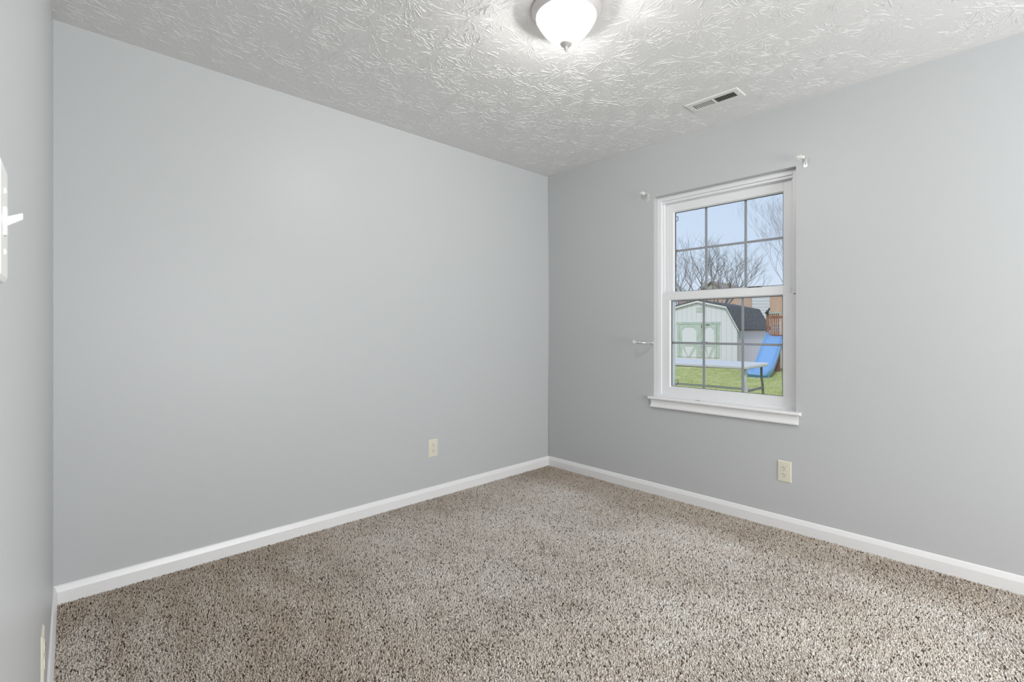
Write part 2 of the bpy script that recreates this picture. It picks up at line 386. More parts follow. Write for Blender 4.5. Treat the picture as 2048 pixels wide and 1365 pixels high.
# stool (inner sill) with rounded nose, apron below it with a thick lower lip
b = MB(); zt = WZ0+0.006
nose = [(X0+.001, zt-.020), (XB-0.022, zt-.020), (XB-0.028, zt-.017), (XB-0.031, zt-.010), (XB-0.028, zt-.003), (XB-0.022, zt), (X0+.001, zt)]
b.prism([p for p in nose if p[0] <= XB+.0005] + [(XB, zt), (XB, zt-.020)], 1, 0.863, 1.823) if False else None
poly = [(XB, zt-.020), (XB-0.022, zt-.020), (XB-0.028, zt-.017), (XB-0.031, zt-.010), (XB-0.028, zt-.003), (XB-0.022, zt), (XB, zt)]
b.prism(poly, 1, 0.866, 1.822); b.box((XB, WY0, zt-.020), (X0+.002, WY1, zt))
wp(b, 'window_stool', 'trim', bevel=0.003)
b = MB()
ap = [(XB, zt-.020), (XB-.011, zt-.020), (XB-.0105, zt-.030), (XB-.009, zt-.045), (XB-.0095, zt-.056), (XB-.014, zt-.0605), (XB-.021, zt-.0630), (XB-.021, zt-.070), (XB-.019, zt-.0725), (XB, zt-.0725)]
b.prism(ap, 1, 0.882, 1.806); wp(b, 'window_apron', 'trim', bevel=0.001)
# screen clips outside the glass
for z in (1.935, 0.775):
    b = MB(); b.tube([(XB+.165, WY1-.071, z+.016), (XB+.165, WY1-.093, z+.016), (XB+.165, WY1-.093, z-.012), (XB+.165, WY1-.071, z-.015)], .0022, 6)
    par(b.build('screen_clip', 'black'), frame)
# chipped paint mark on the stool
b = MB(); b.box((XB+.020, 1.470, zt), (XB+.024, 1.498, zt+.0012)); b.box((XB+.014, 1.462, zt), (XB+.018, 1.475, zt+.001))
wp(b, 'paint_chip', 'gasket')

# ------------------------------------------------------------------ curtain rod brackets
def bracket(y, flip):
    r = empty('curtain_rod_bracket', (XB, y, 2.059), 0)
    b = MB()   # wall plate with a diamond hole
    w = .0095; zz = (-0.001, .046)
    hole = [(0, -.007), (.0045, 0), (0, .007), (-.0045, 0)]
    hc = .016
    outer = [(-w, zz[0]+.004), (-w+.004, zz[0]), (w-.004, zz[0]), (w, zz[0]+.004), (w, hc), (w, zz[1]), (0, zz[1]), (-w, zz[1]), (-w, hc)]
    hv = [(0, hc-.007), (.0045, hc), (0, hc+.007), (-.0045, hc)]
    fr = []
    P = outer + hv; n = len(P)
    quads = [(0, 1, 9), (1, 2, 9), (2, 3, 9), (3, 4, 10, 9), (4, 5, 10), (5, 6, 11, 10), (6, 7, 12, 11), (7, 8, 12), (8, 0, 9, 12)]
    vs = [(-.0005, p[0], p[1]) for p in P] + [(-.0025, p[0], p[1]) for p in P]
    fs = [tuple(q) for q in quads] + [tuple(i+n for i in q)[::-1] for q in quads]
    fs += [(i, (i+1) % 9, (i+1) % 9+n, i+n) for i in range(9)] + [(9+i, 9+(i+1) % 4, 9+(i+1) % 4+n, 9+i+n) for i in range(4)]
    b.add(vs, fs); b.build('wall_plate', 'bracket', r)
    b = MB(); b.lathe([(0, .0035), (.003, .003), (.0042, .001), (.0042, 0)], Matrix.Translation((-.0025, 0, .036)) @ Matrix.Rotation(-PI/2, 4, 'Y'), 12); b.build('screw', 'chrome', r)
    b = MB()   # arm: folded strip rising from the plate to the cup
    pts = [(-.001, .043), (-.012, .050), (-.030, .051), (-.046, .048)]
    for i in range(3):
        (x0, z0), (x1, z1) = pts[i], pts[i+1]
        b.add([(x0, -w*.8, z0), (x0, w*.8, z0), (x1, w*.8, z1), (x1, -w*.8, z1), (x0, -w*.8, z0-.002), (x0, w*.8, z0-.002), (x1, w*.8, z1-.002), (x1, -w*.8, z1-.002)],
              [(0, 1, 2, 3), (4, 7, 6, 5), (0, 4, 5, 1), (1, 5, 6, 2), (2, 6, 7, 3), (3, 7, 4, 0)])
    b.box((-.050, -w*.8, .036), (-.046, w*.8, .050)); b.build('arm', 'bracket', r)
    # cup for the rod end, lying along the wall, with a thin return clip below
    T = Matrix.Translation((-.056, 0.006*flip, .047)) @ Matrix.Rotation(-PI/2*flip, 4, 'X')
    b = MB(); b.lathe([(0, -.004), (.0098, -.004), (.0108, -.002), (.0108, .022), (.0098, .024), (.0085, .024), (.0085, 0), (0, 0)], T, 20); b.build('rod_cup', 'bracket', r)
    b = MB(); b.box((-.066, .004*flip, .0318), (-.048, .026*flip, .0338)); b.build('clip', 'bracket', r)
    return r
tag(bracket(0.847, 1), 'white metal curtain rod bracket above the right corner of the window', 'bracket', 'curtain rod brackets over the window')
tag(bracket(1.833, 1), 'white metal curtain rod bracket above the left corner of the window', 'bracket', 'curtain rod brackets over the window')

# curtain holdback: J shaped nickel arm ending in a glass ball
hb = empty('curtain_holdback', (XB, 1.80, 1.058), 0, 'chrome curtain holdback with a clear glass ball, left of the window', 'holdback')
b = MB(); b.lathe([(0, .006), (.007, .006), (.010, .004), (.011, 0)], Matrix.Rotation(-PI/2, 4, 'Y'), 20); b.build('rosette', 'chrome', hb)
b = MB(); pts = []
for i in range(15):
    t = i/14; a = PI/2*t
    pts.append((-.098*math.sin(a*1.0)**1.0, .060*(1-math.cos(a)), .004*t))
b.tube(pts, .0062, 12); b.build('arm', 'chrome', hb)
b = MB(); T = Matrix.Translation((-.098, .058, .004)) @ Matrix.Rotation(-PI/2, 4, 'X')
b.lathe([(0, 0), (.0095, 0), (.0105, .002), (.0095, .004), (.006, .0055), (.0085, .007), (.0095, .0095), (.007, .012), (.008, .015), (0, .016)], T, 24); b.build('collar', 'chrome', hb)
M['crystal'] = mat('clear_glass_ball', (0.80, 0.82, 0.80), 0.08, 0.0, 0.8)
bsdf(M['crystal']).inputs['Coat Weight'].default_value = 0.5; bsdf(M['crystal']).inputs['Transmission Weight'].default_value = 0.35
b = MB(); bm = bmesh.new(); bmesh.ops.create_icosphere(bm, subdivisions=2, radius=.0185)
b.add([v.co + Vector((-.098, .086, .005)) for v in bm.verts], [[v.index for v in f.verts] for f in bm.faces]); bm.free()
b.build('glass_ball', 'crystal', hb)

# ------------------------------------------------------------------ ceiling light
LT = empty('ceiling_light', (LCX, LCY, H), 0, 'flush ceiling light with ribbed glass bowl, nickel rim and finial', 'light')
b = MB(); b.lathe([(0, 0), (.137, 0), (.1405, -.002), (.1405, -.007), (.138, -.0095), (.136, -.0115), (.130, -.018), (.124, -.026), (.1215, -.031), (.119, -.0305), (.1185, -.026), (.117, -.022), (0, -.022)], None, 72)
b.build('pan', 'pan', LT)
def bowl_mat():
    m = bpy.data.materials.new('ribbed_glass_lit'); m.use_nodes = True; n = m.node_tree; n.nodes.clear()
    o = n.nodes.new('ShaderNodeOutputMaterial'); mx = n.nodes.new('ShaderNodeMixShader'); m2 = n.nodes.new('ShaderNodeMixShader')
    tr = n.nodes.new('ShaderNodeBsdfTransparent'); gl = n.nodes.new('ShaderNodeBsdfGlossy'); em = n.nodes.new('ShaderNodeEmission')
    em.inputs[0].default_value = (1.0, 0.995, 0.98, 1); em.inputs[1].default_value = 1.1
    tr.inputs[0].default_value = (1, 1, 1, 1); gl.inputs['Roughness'].default_value = 0.08
    fr = n.nodes.new('ShaderNodeLayerWeight'); fr.inputs[0].default_value = 0.25
    mx.inputs[0].default_value = 0.60
    n.links.new(tr.outputs[0], mx.inputs[1]); n.links.new(em.outputs[0], mx.inputs[2])
    n.links.new(fr.outputs['Fresnel'], m2.inputs[0]); n.links.new(mx.outputs[0], m2.inputs[1]); n.links.new(gl.outputs[0], m2.inputs[2])
    n.links.new(m2.outputs[0], o.inputs[0]); return m
M['bowl'] = bowl_mat()
prof = [(.1195, -.030), (.1205, -.033), (.1205, -.037), (.118, -.041), (.1155, -.044), (.1115, -.052), (.1065, -.060), (.101, -.069), (.094, -.079), (.085, -.090), (.074, -.101), (.060, -.113), (.044, -.123), (.028, -.129), (.012, -.131), (0, -.1315)]
b = MB(); b.lathe(prof, None, 192, ribs=48, ribamp=.0012); b.build('glass_bowl', 'bowl', LT)
b = MB(); b.lathe([(0, -.130), (.012, -.130), (.023, -.133), (.0245, -.1355), (.022, -.140), (.014, -.145), (.006, -.148), (.0045, -.150), (.0085, -.1535), (.0085, -.1565), (.0045, -.160), (.0025, -.162), (.0038, -.165), (.0025, -.168), (0, -.1685)], None, 24)
b.build('finial', 'pan', LT)
M['bulb'] = mat('lit_bulb', (.9, .9, .88), .4); bsdf(M['bulb']).inputs['Emission Color'].default_value = (1, .98, .94, 1); bsdf(M['bulb']).inputs['Emission Strength'].default_value = 1.2; bsdf(M['bulb']).inputs['Alpha'].default_value = 0.35
for sgn in (-1, 1):
    T = Matrix.Translation((sgn*.028, sgn*-.010, -.050)) @ Matrix.Rotation(sgn*math.radians(80), 4, 'Y')
    b = MB(); b.lathe([(0, -.022), (.013, -.022), (.013, -.004), (.016, .006), (.024, .022), (.024, .034), (.016, .046), (0, .052)], T, 20)
    b.build('bulb', 'bulb', LT)
lamp('ceiling_light_glow', 'POINT', (LCX, LCY, H-.053), 60.0, (1.0, 0.975, 0.945), shadow_soft_size=0.022)

# ------------------------------------------------------------------ ceiling vent
VX0, VX1, VY0, VY1 = 2.640, 2.768, 1.055, 1.354
vt = empty('ceiling_vent', ((VX0+VX1)/2, (VY0+VY1)/2, H), 0, 'white metal ceiling air vent with two banks of dark louvres', 'vent')
hx, hy = (VX1-VX0)/2, (VY1-VY0)/2
ix, iy = .031, .118
b = MB(); z1 = -.006
# bevelled flange: four sides and the mullion between the banks
def flange(o2, i2):
    (ox, oy), (nx, ny) = o2, i2
    v = [(-ox, -oy, -.0005), (ox, -oy, -.0005), (ox, oy, -.0005), (-ox, oy, -.0005),
         (-ox+.006, -oy+.006, z1), (ox-.006, -oy+.006, z1), (ox-.006, oy-.006, z1), (-ox+.006, oy-.006, z1),
         (-nx, -ny, z1), (nx, -ny, z1), (nx, ny, z1), (-nx, ny, z1), (-nx, -ny, -.0005), (nx, -ny, -.0005), (nx, ny, -.0005), (-nx, ny, -.0005)]
    f = []
    for i in range(4):
        j = (i+1) % 4; f += [(i, j, 4+j, 4+i), (4+i, 4+j, 8+j, 8+i), (8+i, 8+j, 12+j, 12+i)]
    b.add(v, f)
flange((hx, hy), (ix, iy)); b.box((-ix, -.006, z1), (ix, .006, -.0005)); b.build('flange', 'ventwhite', vt)
b = MB(); b.box((-ix, -iy, -.0020), (ix, iy, -.0004)); b.build('duct_opening', 'duct', vt)
for bank, (a0, a1, tilt) in enumerate(((-iy+.006, -.010, 1), (.010, iy-.006, -1))):
    n = 9
    for k in range(n):
        y = a0+(a1-a0)*(k+.5)/n
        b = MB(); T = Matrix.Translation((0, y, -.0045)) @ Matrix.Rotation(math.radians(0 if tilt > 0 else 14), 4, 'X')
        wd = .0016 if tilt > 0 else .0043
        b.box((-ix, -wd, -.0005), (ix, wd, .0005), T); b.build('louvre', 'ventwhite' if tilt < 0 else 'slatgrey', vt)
for y in (-hy+.018, hy-.018):
    b = MB(); b.lathe([(0, -.0085), (.003, -.0075), (.004, -.006)], Matrix.Translation((0, y, 0)), 12); b.build('screw', 'ventwhite', vt)

# ------------------------------------------------------------------ outlets and switch
def outlet(loc, rz, label):
    """plate in the local XZ plane facing -Y"""
    r = empty('wall_outlet', loc, rz, label, 'outlet', 'ivory outlets low on the walls')
    b = MB(); w, h, t = .0365, .060, .005
    v = [(-w, 0, -h), (w, 0, -h), (w, 0, h), (-w, 0, h), (-w, -.0022, -h), (w, -.0022, -h), (w, -.0022, h), (-w, -.0022, h),
         (-w+.005, -t, -h+.005), (w-.005, -t, -h+.005), (w-.005, -t, h-.005), (-w+.005, -t, h-.005)]
    f = [(0, 3, 2, 1), (8, 9, 10, 11)]
    for i in range(4):
        j = (i+1) % 4; f += [(i, j, 4+j, 4+i), (4+i, 4+j, 8+j, 8+i)]
    b.add(v, f); b.build('cover_plate', 'ivory', r)
    for zc in (.0195, -.0195):
        b = MB(); pts = []
        for k in range(28):
            a = 2*PI*k/28; x = .0168*math.cos(a); z = max(-.0138, min(.0138, .0168*math.sin(a))); pts.append((x, z+zc))
        b.prism(pts, 1, -t+.0005, -t-.0017); rc = b.build('receptacle', 'ivory', r)
        b = MB(); y0, y1 = -t-.0016, -t-.0021
        b.box((-.0073, y0, zc+.000), (-.0051, y1, zc+.0095)); b.box((.0051, y0, zc+.0012), (.0073, y1, zc+.0085))
        b.prism([(.0027*math.cos(q*PI/6), zc-.0078+.0027*math.sin(q*PI/6)) for q in range(12)], 1, y0, y1)
        b.build('slots', 'slot', rc)
    b = MB(); b.lathe([(0, .0015), (.0022, .0012), (.0032, 0)], Matrix.Translation((0, -t, 0)) @ Matrix.Rotation(PI/2, 4, 'X'), 12); b.build('screw', 'pan', r)
    return r
outlet((1.890, YA, .344), 0, 'ivory duplex outlet low on the long wall left of the room corner')
outlet((XB, .954, .338), -PI/2, 'ivory duplex outlet below the window, near its right end')
p = left_pt(1.10, 0, .344)
outlet(p, PI/2-LA, 'ivory outlet plate seen edge-on at the bottom left on the narrow wall')

sp = left_pt(2.09, 0, 1.258)
sw = empty('light_switch', sp, PI/2-LA, 'white toggle light switch seen edge-on at the left edge', 'switch')
b = MB(); w, h, t = .037, .0585, .0055
v = [(-w, 0, -h), (w, 0, -h), (w, 0, h), (-w, 0, h), (-w, -.003, -h), (w, -.003, -h), (w, -.003, h), (-w, -.003, h),
     (-w+.005, -t, -h+.005), (w-.005, -t, -h+.005), (w-.005, -t, h-.005), (-w+.005, -t, h-.005)]
f = [(0, 3, 2, 1), (8, 9, 10, 11)]
for i in range(4):
    j = (i+1) % 4; f += [(i, j, 4+j, 4+i), (4+i, 4+j, 8+j, 8+i)]
b.add(v, f); b.build('switch_plate', 'switchwhite', sw, bevel=.001)
b = MB(); b.box((-.006, -t+.0005, -.014), (.006, -t-.0022, .014), bev=.001); b.build('toggle_collar', 'switchwhite', sw)
b = MB(); b.add([(-.004, -t, .004), (.004, -t, .004), (.004, -t, -.006), (-.004, -t, -.006), (-.0035, -t-.013, .010), (.0035, -t-.013, .010), (.0035, -t-.013, .0035), (-.0035, -t-.013, .0035)],
     [(0, 1, 2, 3), (4, 7, 6, 5), (0, 4, 5, 1), (1, 5, 6, 2), (2, 6, 7, 3), (3, 7, 4, 0)]); b.build('toggle', 'switchwhite', sw, bevel=.0008)
for z in (.030, -.030):
    b = MB(); b.lathe([(0, .0018), (.0025, .0014), (.0035, 0)], Matrix.Translation((0, -t, z)) @ Matrix.Rotation(PI/2, 4, 'X'), 12); b.build('screw', 'switchwhite', sw)

# ================================================================== outside
F2 = (math.cos(TH), math.sin(TH)); R2 = (math.sin(TH), -math.cos(TH))
def cw(l, d, z=0.0):                        # metres to the right of / ahead of the photographer, height over the floor
    return Vector((d*F2[0]+l*R2[0], d*F2[1]+l*R2[1], z))
def pw(px, d, z=0.0): return cw((px-1024)/FPX*d, d, z)
def zy(py, d): return EYE-(py-659.5)/FPX*d
GR = -0.42
def gz(x):                                   # lawn height: level by the house, dropping gently to the shed
    if x < 6.0: return -0.03
    if x > 15.5: return GR
    t = (x-6.0)/9.5; return -0.03+(GR+0.03)*(t*t*(3-2*t))
M['grass'] = mat('lawn_grass', (.3, .4, .1), 0.9, spec=0.1)
def grass_nodes(m):
    t = N(m, 'ShaderNodeTexCoord'); n1 = N(m, 'ShaderNodeTexNoise'); n2 = N(m, 'ShaderNodeTexNoise'); r1 = N(m, 'ShaderNodeValToRGB'); r2 = N(m, 'ShaderNodeValToRGB')
    n1.inputs['Scale'].default_value = 9; n1.inputs['Detail'].default_value = 8; n2.inputs['Scale'].default_value = 0.9; n2.inputs['Detail'].default_value = 5
    for n in (n1, n2): Lk(m, t.outputs['Object'], n.inputs['Vector'])
    r1.color_ramp.elements[0].position = .36; r1.color_ramp.elements[0].color = (.33, .385, .14, 1)
    r1.color_ramp.elements[1].position = .62; r1.color_ramp.elements[1].color = (.60, .63, .33, 1)
    Lk(m, n1.outputs[0], r1.inputs[0])
    sx = N(m, 'ShaderNodeSeparateXYZ'); Lk(m, t.outputs['Object'], sx.inputs[0])
    ad = N(m, 'ShaderNodeMath'); ad.operation = 'MULTIPLY_ADD'; ad.inputs[1].default_value = 3.0; Lk(m, n2.outputs[0], ad.inputs[0]); Lk(m, sx.outputs['X'], ad.inputs[2])
    mr = N(m, 'ShaderNodeMapRange'); mr.inputs['From Min'].default_value = 20.5; mr.inputs['From Max'].default_value = 22.0; Lk(m, ad.outputs[0], mr.inputs['Value'])
    r2.color_ramp.elements[0].color = (.30, .24, .17, 1); r2.color_ramp.elements[1].color = (.56, .46, .34, 1); Lk(m, n1.outputs[0], r2.inputs[0])
    mx = N(m, 'ShaderNodeMixRGB'); Lk(m, mr.outputs[0], mx.inputs[0]); Lk(m, r1.outputs[0], mx.inputs[1]); Lk(m, r2.outputs[0], mx.inputs[2])
    Lk(m, mx.outputs[0], bsdf(m).inputs['Base Color'])
grass_nodes(M['grass'])
b = MB(); xs = [XO, 4, 5, 6, 7, 8, 9, 10, 11, 12, 13, 14, 15.5, 17, 20, 30, 60, 160]
for i in range(len(xs)-1):
    a, c = xs[i], xs[i+1]; b.add([(a, -70, gz(a)), (c, -70, gz(c)), (c, 150, gz(c)), (a, 150, gz(a))], [(0, 1, 2, 3)])
b.add([(a, y, gz(a)-.6) for a in (xs[0], xs[-1]) for y in (-70, 150)], [(0, 1, 3, 2)])
b.build('ground', 'grass', kind='structure')
# grass blades
def blades():
    rng = np.random.default_rng(8); n = 90000
    d = 7.0 + 12.5*rng.uniform(0, 1, n)**.8; px = rng.uniform(1300, 1600, n); l = (px-1024)/FPX*d
    x = d*F2[0]+l*R2[0]; y = d*F2[1]+l*R2[1]
    z = np.array([gz(a) for a in x]); h = rng.uniform(.012, .035, n); w = .005+.0*h
    a = rng.uniform(0, 2*PI, n); q = rng.normal(0, .02, (n, 2))
    V = np.zeros((n, 3, 3)); V[:, 0] = np.stack([x+np.cos(a)*w, y+np.sin(a)*w, z], 1); V[:, 1] = np.stack([x-np.cos(a)*w, y-np.sin(a)*w, z], 1); V[:, 2] = np.stack([x+q[:, 0], y+q[:, 1], z+h], 1)
    me = bpy.data.meshes.new('lawn_grass'); me.vertices.add(n*3); me.vertices.foreach_set('co', V.reshape(-1).astype(np.float32))
    me.loops.add(n*3); me.loops.foreach_set('vertex_index', np.arange(n*3, dtype=np.int32)); me.polygons.add(n); me.polygons.foreach_set('loop_start', (np.arange(n)*3).astype(np.int32)); me.update(calc_edges=True)
    m = mat('grass_blade', (.36, .43, .15), .8, spec=.15); noise_col(m, 2.5, (.42, .47, .18), (.68, .66, .37)); me.materials.append(m)
    o = bpy.data.objects.new('lawn_grass', me); COL.objects.link(o)
    tag(o, 'short pale green lawn grass in front of the shed', 'grass', kind='stuff')
blades()

# ---- shed: gambrel roof, front to the left of its near corner
M['shedwall'] = mat('pale_shed_siding', (.74, .72, .74), .7); noise_bump(M['shedwall'], 12, .1, .01)
M['shedgreen'] = mat('pale_green_trim', (.52, .58, .51), .7); noise_col(M['shedgreen'], 6, (.46, .52, .455), (.56, .61, .545))
M['panelwhite'] = mat('shed_door_panel', (.76, .735, .76), .7)
M['shingle'] = mat('dark_grey_shingles', (.09, .10, .11), .9, spec=.2); noise_col(M['shingle'], 9, (.075, .075, .078), (.17, .17, .175), stretch=(1, 1, 5))
M['hinge'] = mat('dark_hinge', (.03, .03, .03), .6)
ca, sa = -0.78, 0.626                        # front wall direction (to the left) in camera terms
P1 = cw(8.92, 19.3, GR)
# local frame: +x along the side wall away from us, +y along the front wall to the left
fy = (cw(-.76, .65)-cw(0, 0)).normalized(); rzs = math.atan2(fy.y, fy.x)-PI/2
sh = empty('storage_shed', P1, rzs, 'pale grey barn-roofed garden shed with green trimmed double doors', 'shed')
HW = 1.54; ZE, ZBk, ZP = 1.64, 2.466, 2.73; BKY = .40; DP = 4.9
b = MB()
gpoly = [(0, 0.06), (0, ZE), (BKY, ZBk), (HW, ZP), (2*HW-BKY, ZBk), (2*HW, ZE), (2*HW, 0.06)]
b.prism(gpoly, 0, 0, DP)
wallsh = b.build('wall', 'shedwall', sh)
b = MB()
for k in range(1, 16):                        # siding grooves as thin battens
    y = k*.20
    zt_ = min(ZE+(ZBk-ZE)*min(y, 2*HW-y)/BKY if min(y, 2*HW-y) < BKY else ZBk+(ZP-ZBk)*(min(y, 2*HW-y)-BKY)/(HW-BKY), ZP)-.04
    b.box((-.004, y-.004, .08), (0, y+.004, zt_))
for k in range(1, 24): b.box((k*.2-.004, -.004, .08), (k*.2+.004, 0, ZE-.1))
M['groove'] = mat('siding_groove', (.46, .50, .51), .8)
b.build('siding_grooves', 'groove', sh)
b = MB()                                      # roof slabs with overhang
oh = .10; t = .05
prof = [(-.10, ZE-.10), (BKY-.01, ZBk+.03), (HW, ZP+.04), (2*HW-BKY+.01, ZBk+.03), (2*HW+.10, ZE-.10)]
pro2 = [(y, z+t) for y, z in prof][::-1]; pro2[-1] = (prof[0][0]-.02, prof[0][1]+.02); pro2[0] = (prof[-1][0]+.02, prof[-1][1]+.02)
n = len(prof)
for i in range(n-1):
    q = [prof[i], prof[i+1], (prof[i+1][0], prof[i+1][1]+t), (prof[i][0]-(.04 if i == 0 else 0), prof[i][1]+t*(.6 if i == 0 else 1))]
    b.prism(q, 0, -oh, DP+oh)
b.build('roof', 'shingle', sh)
b = MB()
for i in range(n-1):                          # pale rake boards along the gable edge
    (y0, z0), (y1, z1_) = prof[i], prof[i+1]
    b.prism([(y0, z0-.07), (y1, z1_-.07), (y1, z1_), (y0, z0)], 0, -oh+.005, -oh+.03)
b.build('rake_board', 'panelwhite', sh)
b = MB(); b.box((-.015, 0, .06), (0.0, .10, ZE-.02)); b.build('corner_board', 'panelwhite', sh)
b = MB(); b.box((0, -.015, .06), (.11, 0, ZE-.12)); b.box((.33, -.012, .06), (.37, 0, ZE-.14)); b.build('corner_trim', 'shedgreen', sh)
b = MB(); b.box((-.02, HW-.19, ZP-.43), (0, HW+.07, ZP-.23)); vo = b.build('gable_vent', 'shedgreen', sh)
# double doors: y measured to the left from the near corner
D0, D1, DZ0, DZ1 = .76, 2.32, .42, 1.80
mid = 1.38
b = MB()
b.box((-.035, D0-.13, DZ1), (0, D1+.13, DZ1+.09)); b.box((-.030, D0-.10, DZ0), (0, D0, DZ1)); b.box((-.030, D1, DZ0), (0, D1+.10, DZ1))
b.build('door_surround', 'shedgreen', sh)
for (a, c) in ((D0+.012, mid-.008), (mid+.008, D1-.012)):
    b = MB(); b.box((-.022, a, DZ0), (0, c, DZ1-.015)); dr = b.build('door', 'panelwhite', sh)
    fw = .105; fa = .20 if a >= mid else .09; b = MB(); xa, xb = -.040, -.021
    b.box((xa, a, DZ0), (xb, a+fa, DZ1-.015)); b.box((xa, c-fw, DZ0), (xb, c, DZ1-.015))
    b.box((xa, a+fa, DZ1-.015-fw), (xb, c-fw, DZ1-.015)); zr = DZ0+.46
    b.box((xa, a+fa, zr), (xb, c-fw, zr+.09))
    cz = DZ1-.015-fw; q = .13                 # clipped corners over the tall panel
    b.prism([(a+fa, cz), (a+fa+q, cz), (a+fa, cz-q)], 0, xa, xb); b.prism([(c-fw, cz), (c-fw-q, cz), (c-fw, cz-q)], 0, xa, xb)
    m_ = (a+fa+c-fw)/2                              # V brace in the lower panel
    for sg, e0 in ((1, a+fa), (-1, c-fw)):
        b.prism([(e0, zr), (e0+sg*.09, zr), (m_+sg*.05, DZ0), (m_-sg*.05, DZ0)] if sg > 0 else [(e0, zr), (m_-sg*-.05*-1, DZ0), (m_+.05, DZ0), (e0-.09, zr)][::1], 0, xa, xb)
    b.build('door_frame', 'shedgreen', dr)
    b = MB(); hy_ = mid-.06 if a > mid-.2 else mid-.20
    b.box((-.05, hy_-.05 if a < mid-.2 else hy_+.02, 1.02), (-.040, hy_+.06 if a < mid-.2 else hy_+.06, 1.06)); b.build('latch', 'hinge', dr)
b = MB(); b.box((-.045, mid-.02, DZ1-.16), (-.035, mid+.012, DZ1-.06)); b.build('bolt', 'hinge', sh)
b = MB(); b.box((-.048, mid-.32, DZ1-.06), (-.040, mid-.18, DZ1-.03)); b.build('name_bar', 'hinge', sh)

# ---- folding table near the house
M['tabletop'] = mat('pale_grey_plastic_top', (.64, .635, .65), .5); noise_bump(M['tabletop'], 60, .05, .002)
M['tableleg'] = mat('grey_steel_leg', (.20, .20, .19), .5, .2)
TGZ = gz(5.6)
Pt = cw(2.588, 5.352, TGZ); ty = (cw(-.71, .70)-cw(0, 0)).normalized(); rzt = math.atan2(ty.y, ty.x)-PI/2
tb = empty('folding_table', Pt, rzt, 'long grey plastic folding table standing on the lawn outside', 'table')
# local: +y along the long edge (left), +x across (away)
ZT = zy(732.5, 5.352)-TGZ; LTb, WTb = 1.83, .76
def rrect(x0, y0, x1, y1, r, n=6):
    out = []
    for cx, cy, a0 in ((x1-r, y1-r, 0), (x0+r, y1-r, 90), (x0+r, y0+r, 180), (x1-r, y0+r, 270)):
        for k in range(n+1): a = math.radians(a0+90*k/n); out.append((cx+r*math.cos(a), cy+r*math.sin(a)))
    return out
b = MB(); b.prism(rrect(0, 0, WTb, LTb, .06), 2, ZT-.040, ZT); b.build('table_top', 'tabletop', tb, bevel=.012)
def leg_frame(y):
    for x, bow in ((.10, 1), (.66, 1)):
        b = MB(); bo = .045
        b.tube([(x, y, ZT-.04), (x, y, ZT-.12), (x+.01*bow, y, ZT-.18), (x+bo*bow, y, ZT-.27), (x+bo*bow+.012, y, ZT-.36), (x+bo*bow, y, ZT-.46), (x+bo*bow-.02, y, ZT-.60), (x+bo*bow-.03, y, .005)], .0145 if x > .3 else .019, 10)
        lg = b.build('leg', 'tableleg' if x > .3 else 'tabletop', tb)
    b = MB(); b.tube([(.15, y, ZT-.30), (.71, y, ZT-.30)], .015, 8); b.build('crossbar', 'tableleg', tb)
leg_frame(.065); leg_frame(LTb-.065)
b = MB(); b.tube([(.36, .065, ZT-.30), (.36, LTb-.065, ZT-.30)], .014, 8); b.build('stretcher', 'tabletop', tb)

# ---- slide
M['blue'] = mat('blue_slide_plastic', (.22, .40, .68), .38); noise_bump(M['blue'], 6, .04, .01)
def slide():
    o = empty('playground_slide', pw(1519, 16.0, GR), 0, 'bright blue plastic slide coming down from the wooden playset', 'slide')
    top = pw(1553.5, 18.0); bot = pw(1519, 16.0); top.z = zy(672, 18.0); bot.z = GR+.12
    d = Vector((top.x-bot.x, top.y-bot.y, 0)); L = d.length; d.normalize(); sd = (cw(1, 0)-cw(0, 0)); sd = (sd - d*sd.dot(d)).normalized()
    zs = [(-.10, GR+.16), (0, GR+.17), (.10, GR+.19), (.20, GR+.27), (.34, GR+.45), (.5, GR+.70), (.66, GR+.97), (.82, GR+1.20), (.93, GR+1.33), (1.0, top.z), (1.05, top.z+.01)]
    w = .285; sec = [(-w-.03, .10), (-w-.01, .145), (-w+.01, .10), (-w+.04, .02), (-w*.5, -.01), (0, -.018), (w*.5, -.01), (w-.04, .02), (w-.01, .10), (w+.01, .145), (w+.03, .10), (w+.035, -.08), (w, -.10), (-w, -.10), (-w-.035, -.08)]
    b = MB(); vs = []; n = len(sec)
    for (t, z) in zs:
        c = Vector((bot.x, bot.y, 0)) + d*L*t
        for (s_, h_) in sec: p = c + sd*s_; vs.append((p.x-o.location.x, p.y-o.location.y, z+h_-GR))
    fs = [(i*n+k, i*n+(k+1) % n, (i+1)*n+(k+1) % n, (i+1)*n+k) for i in range(len(zs)-1) for k in range(n)] + [tuple(range(n)), tuple(range((len(zs)-1)*n, len(zs)*n))]
    b.add(vs, fs, True); b.build('chute', 'blue', o)
    b = MB(); 
    for s_ in (-1, 1):
        c = Vector((bot.x, bot.y, 0)) - d*.08*L
        T = Matrix.Translation(Vector((c.x-o.location.x, c.y-o.location.y, 0))) @ Matrix.Rotation(math.atan2(sd.y, sd.x), 4, 'Z')
    b.box((-.30, -.02, 0), (.30, .30, .16), T, .03); b.build('foot', 'blue', o)
slide()

